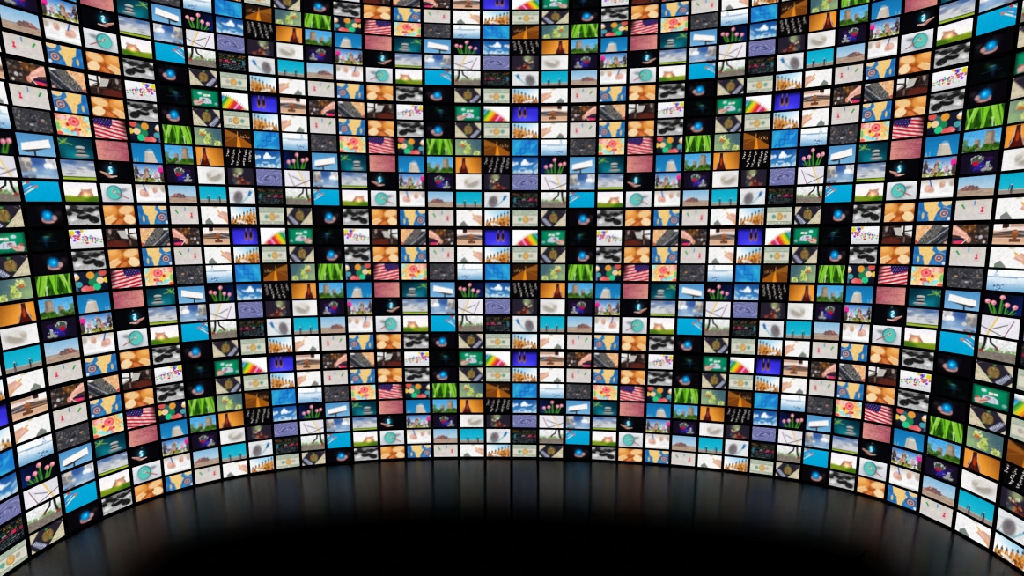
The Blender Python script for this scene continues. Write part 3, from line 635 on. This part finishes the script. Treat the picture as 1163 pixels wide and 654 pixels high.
def resample(a, nx, ny):
    k = max(1, int(round(a.shape[1] / nx)))
    p = np.pad(a, ((k // 2, k // 2), (k // 2, k // 2), (0, 0)), 'edge')
    if k > 1:
        a = sum(p[i:i + a.shape[0], j:j + a.shape[1]] for i in range(k) for j in range(k)) / k ** 2
    ys = np.linspace(0, a.shape[0] - 1, ny)
    xs = np.linspace(0, a.shape[1] - 1, nx)
    y0 = np.minimum(ys.astype(int), a.shape[0] - 2)
    x0 = np.minimum(xs.astype(int), a.shape[1] - 2)
    fy = (ys - y0)[:, None, None]
    fx = (xs - x0)[None, :, None]
    return ((a[y0][:, x0] * (1 - fx) + a[y0][:, x0 + 1] * fx) * (1 - fy)
            + (a[y0 + 1][:, x0] * (1 - fx) + a[y0 + 1][:, x0 + 1] * fx) * fy)


TEXTURED = ('pebbles', 'tire', 'coal', 'coin', 'repair', 'cooling', 'grain', 'runner', 'candy')
RAST = {n: p.done(.045 if n in TEXTURED else .014) for n, p in pics().items()}


def grid_faces(nx, ny):
    i = np.arange(nx - 1)[None, :]
    j = np.arange(ny - 1)[:, None]
    a = j * nx + i                       # row 0 is the top
    return np.stack([a + nx, a + nx + 1, a + 1, a], -1).reshape(-1, 4)


def build_mesh(name, verts, faces, mats, mat_idx, colors):
    me = bpy.data.meshes.new(name)
    me.vertices.add(len(verts))
    me.vertices.foreach_set('co', np.ascontiguousarray(verts, np.float32).ravel())
    me.loops.add(faces.size)
    me.loops.foreach_set('vertex_index', faces.ravel().astype(np.int32))
    me.polygons.add(len(faces))
    me.polygons.foreach_set('loop_start', np.arange(0, faces.size, 4, dtype=np.int32))
    me.update(calc_edges=True)
    for m in mats:
        me.materials.append(m)
    if mat_idx is not None:
        me.polygons.foreach_set('material_index', mat_idx.astype(np.int32))
    c = me.color_attributes.new('picture', 'FLOAT_COLOR', 'POINT')
    c.data.foreach_set('color', np.concatenate([colors, np.ones((len(colors), 1))], 1).astype(np.float32).ravel())
    me.validate()
    return me


def grid_verts(nx, ny):
    x = np.linspace(-.5, .5, nx)[None, :].repeat(ny, 0)
    z = np.linspace(.5, -.5, ny)[:, None].repeat(nx, 1)
    return np.stack([x * W0, 0 * x, z * H0], -1).reshape(-1, 3)


LITV, LITF = grid_verts(PW, PH), grid_faces(PW, PH)
_lit = {}


def lit_mesh(n, flip):
    if (n, flip) not in _lit:
        a = RAST[n][:, ::-1] if flip else RAST[n]
        _lit[n, flip] = build_mesh('picture_panel', LITV, LITF, [M_PIC], None, to_lin(a).reshape(-1, 3))
    return _lit[n, flip]


# ---- which picture is where ----
KIND = 'BADEFGABADEFGABADEFGABADEFGA'     # row 0 (top) .. row 27 (bottom)


def picture_at(k, r):
    block = (r + 1) // 7
    kind = KIND[r]
    if block % 2 == 0:
        return ROWS[kind][(k + 6) % 9], False
    return ROWS[kind][(5 - k) % 9], True


def frame_of(k, r):
    a, c = PL[k - K0], PL[k - K0 + 1]
    g = GAP / 2
    pa, pc = a.lerp(c, g), a.lerp(c, 1 - g)
    zt, zb = ROWZ[r]
    tl, tr = zbow(k + g, zt), zbow(k + 1 - g, zt)
    bl, br = zbow(k + g, zb), zbow(k + 1 - g, zb)
    wd = (pc - pa).length
    slope = ((tr - tl) + (br - bl)) / 2 / wd
    ht = ((tl - bl) + (tr - br)) / 2
    ctr = (pa + pc) / 2
    be = math.atan(slope)
    loc = Vector((ctr.x, ctr.y, (tl + tr + bl + br) / 4))
    rz = math.atan2(c.y - a.y, c.x - a.x)
    return loc, -be, rz, wd / math.cos(be) / W0, ht * math.cos(be) / H0


def to_px(v):
    x, y, z = v.x, v.y, v.z - EYE
    c, s = math.cos(PITCH), math.sin(PITCH)
    dep, up = c * y - s * z, s * y + c * z
    return CX + x / dep * FPX, 327 - up / dep * FPX


spots = {}
for r in range(NROW):
    for k in range(K0, K0 + NCOL):
        loc, be, rz, sx, sz = frame_of(k, r)
        m = Matrix.Translation(loc) @ Matrix.Rotation(rz, 4, 'Z') @ Matrix.Rotation(be, 4, 'Y') @ Matrix.Diagonal((sx, 1, sz, 1))
        q = [to_px(m @ Vector((x * W0 / 2, 0, z * H0 / 2))) for x, z in ((-1, -1), (1, -1), (1, 1), (-1, 1))]
        area = lambda pts: abs(sum(pts[i][0] * pts[(i + 1) % 4][1] - pts[(i + 1) % 4][0] * pts[i][1] for i in range(4))) / 2
        full = area(q)
        n = inside = 0
        for i in range(12):
            for j in range(12):
                px, py = to_px(m @ Vector(((i / 11. - .5) * W0, 0, (j / 11. - .5) * H0)))
                n += 1
                inside += 0 <= px < 1163 and 0 <= py < 654
        spots[k, r] = dict(loc=loc, be=be, rz=rz, sx=sx, sz=sz, m=m, full=full, vis=full * inside / n, part=inside / n,
                           x=sum(p[0] for p in q) / 4)

big = sorted((s for s in spots if spots[s]['vis'] > 0), key=lambda s: -spots[s]['vis'])[:300]
bigset = set(big)

WHAT = dict(
    pebbles='dark wet pebbles', bread='sliced bread rolls', map='an antique Africa map', pins='pins in a map',
    hand='a hand on plans', chess='amber chess pieces', dollar='coin on dollar bill', coin='coin on circuit board', orb='hand with blue orb',
    confetti='scattered colourful dots', pedal='a dark bicycle crank', tire='a knobbly bicycle tyre', repair='hand repairing an engine',
    gavel='a wooden judge gavel', shoes='shoes on violet blue', pencils='fanned coloured pencils', poker='cards on green felt',
    glimmer='faint glimmer on black', bokeh='round coloured lights', flag='a striped starry flag', candy='pastel sweets', coal='black coal lumps',
    water='splashing clear water', helix='a blue DNA helix', road='an amber night road', plant='ladybird on green buds', grass='bright green grass',
    tower='one pale cooling tower', grain='a plain pink texture', stones='stacked stones on teal', billboard='a blank white billboard',
    tulips='pink tulips', cloud='white clouds, blue sky', blossom='white specks on black', bottle='bottle on orange', cooling='two cooling towers',
    crowd='crowd under blue sky', money='glowing dollar above hand', field='field under grey clouds', sky='sun behind clouds',
    notebook='notebook with yellow ribbon', ripple='violet water ripples', dancer='red figure in smoke', mouse='beige shape on white',
    jewels='small red framed trinkets', writing='hands writing', bowl='turquoise bowl with spoon', sunset='glowing hill at sunset',
    matches='matches on cyan', runner="runner's dark legs", code='lines of program code', brush='grey brush on white',
    swimmers='two figures by water', shore='red rocks on shore')
ORD = ('first second third fourth fifth sixth seventh eighth ninth tenth eleventh twelfth thirteenth fourteenth fifteenth sixteenth '
       'seventeenth eighteenth nineteenth twentieth twenty-first twenty-second twenty-third twenty-fourth twenty-fifth twenty-sixth '
       'twenty-seventh twenty-eighth').split()

rank = {}
for r in range(NROW):
    vis = [k for k in range(K0, K0 + NCOL) if spots[k, r]['part'] > .04]
    for i, k in enumerate(vis):
        rank[k, r] = ('left', i) if i < len(vis) / 2 else ('right', len(vis) - 1 - i)

# the prototype, then its copies
proto = bpy.data.objects.new('video_screen', None)
proto.empty_display_size = .1
casing = bpy.data.objects.new('casing', casing_mesh())
rim = bpy.data.objects.new('rim', rim_mesh())
panel = bpy.data.objects.new('picture_panel', lit_mesh('bread', True))
first = True
for k, r in big:
    s = spots[k, r]
    name, flip = picture_at(k, r)
    if first:
        root, parts = proto, [casing, rim, panel]
        first = False
    else:
        root = proto.copy()
        parts = [q.copy() for q in (casing, rim, panel)]
    link(root)
    root.location = s['loc']
    root.rotation_euler = (0, s['be'], s['rz'])
    root.scale = (s['sx'], 1, s['sz'])
    for q in parts:
        link(q, root)
    parts[2].data = lit_mesh(name, flip)
    side, i = rank.get((k, r), ('left', 0))
    root['label'] = 'screen showing %s, %s row above the floor, %s from the %s edge' % (WHAT[name], ORD[NROW - 1 - r], ORD[i], side)
    root['category'] = 'screen'
    root['group'] = 'lit screens covering the curved video wall'

# every other screen of the wall: far more than three hundred, so they are one object
NX, NY = 32, 19
GV = grid_verts(NX, NY)
GF = grid_faces(NX, NY)
cm = casing.data
CV = np.array([v.co[:] for v in cm.vertices])
CF = np.array([p.vertices[:] for p in cm.polygons])
V, F, MI, COL = [], [], [], []
base = 0
small = {}
for (k, r), s in spots.items():
    if (k, r) in bigset:
        continue
    name, flip = picture_at(k, r)
    if (name, flip) not in small:
        a = RAST[name][:, ::-1] if flip else RAST[name]
        small[name, flip] = to_lin(resample(a, NX, NY)).reshape(-1, 3)
    mm = np.array(s['m'])
    for verts, faces, mi, col in ((GV, GF, 0, small[name, flip]), (CV, CF, 1, np.zeros((len(CV), 3)))):
        V.append(verts @ mm[:3, :3].T + mm[:3, 3])
        F.append(faces + base)
        MI.append(np.full(len(faces), mi))
        COL.append(col)
        base += len(verts)
me = build_mesh('video_screens', np.concatenate(V), np.concatenate(F), [M_PIC, M_CASE], np.concatenate(MI), np.concatenate(COL))
o = link(bpy.data.objects.new('video_screens', me))
o['kind'] = 'stuff'
o['label'] = 'hundreds of smaller lit screens filling the middle of the curved video wall'
o['category'] = 'screens'
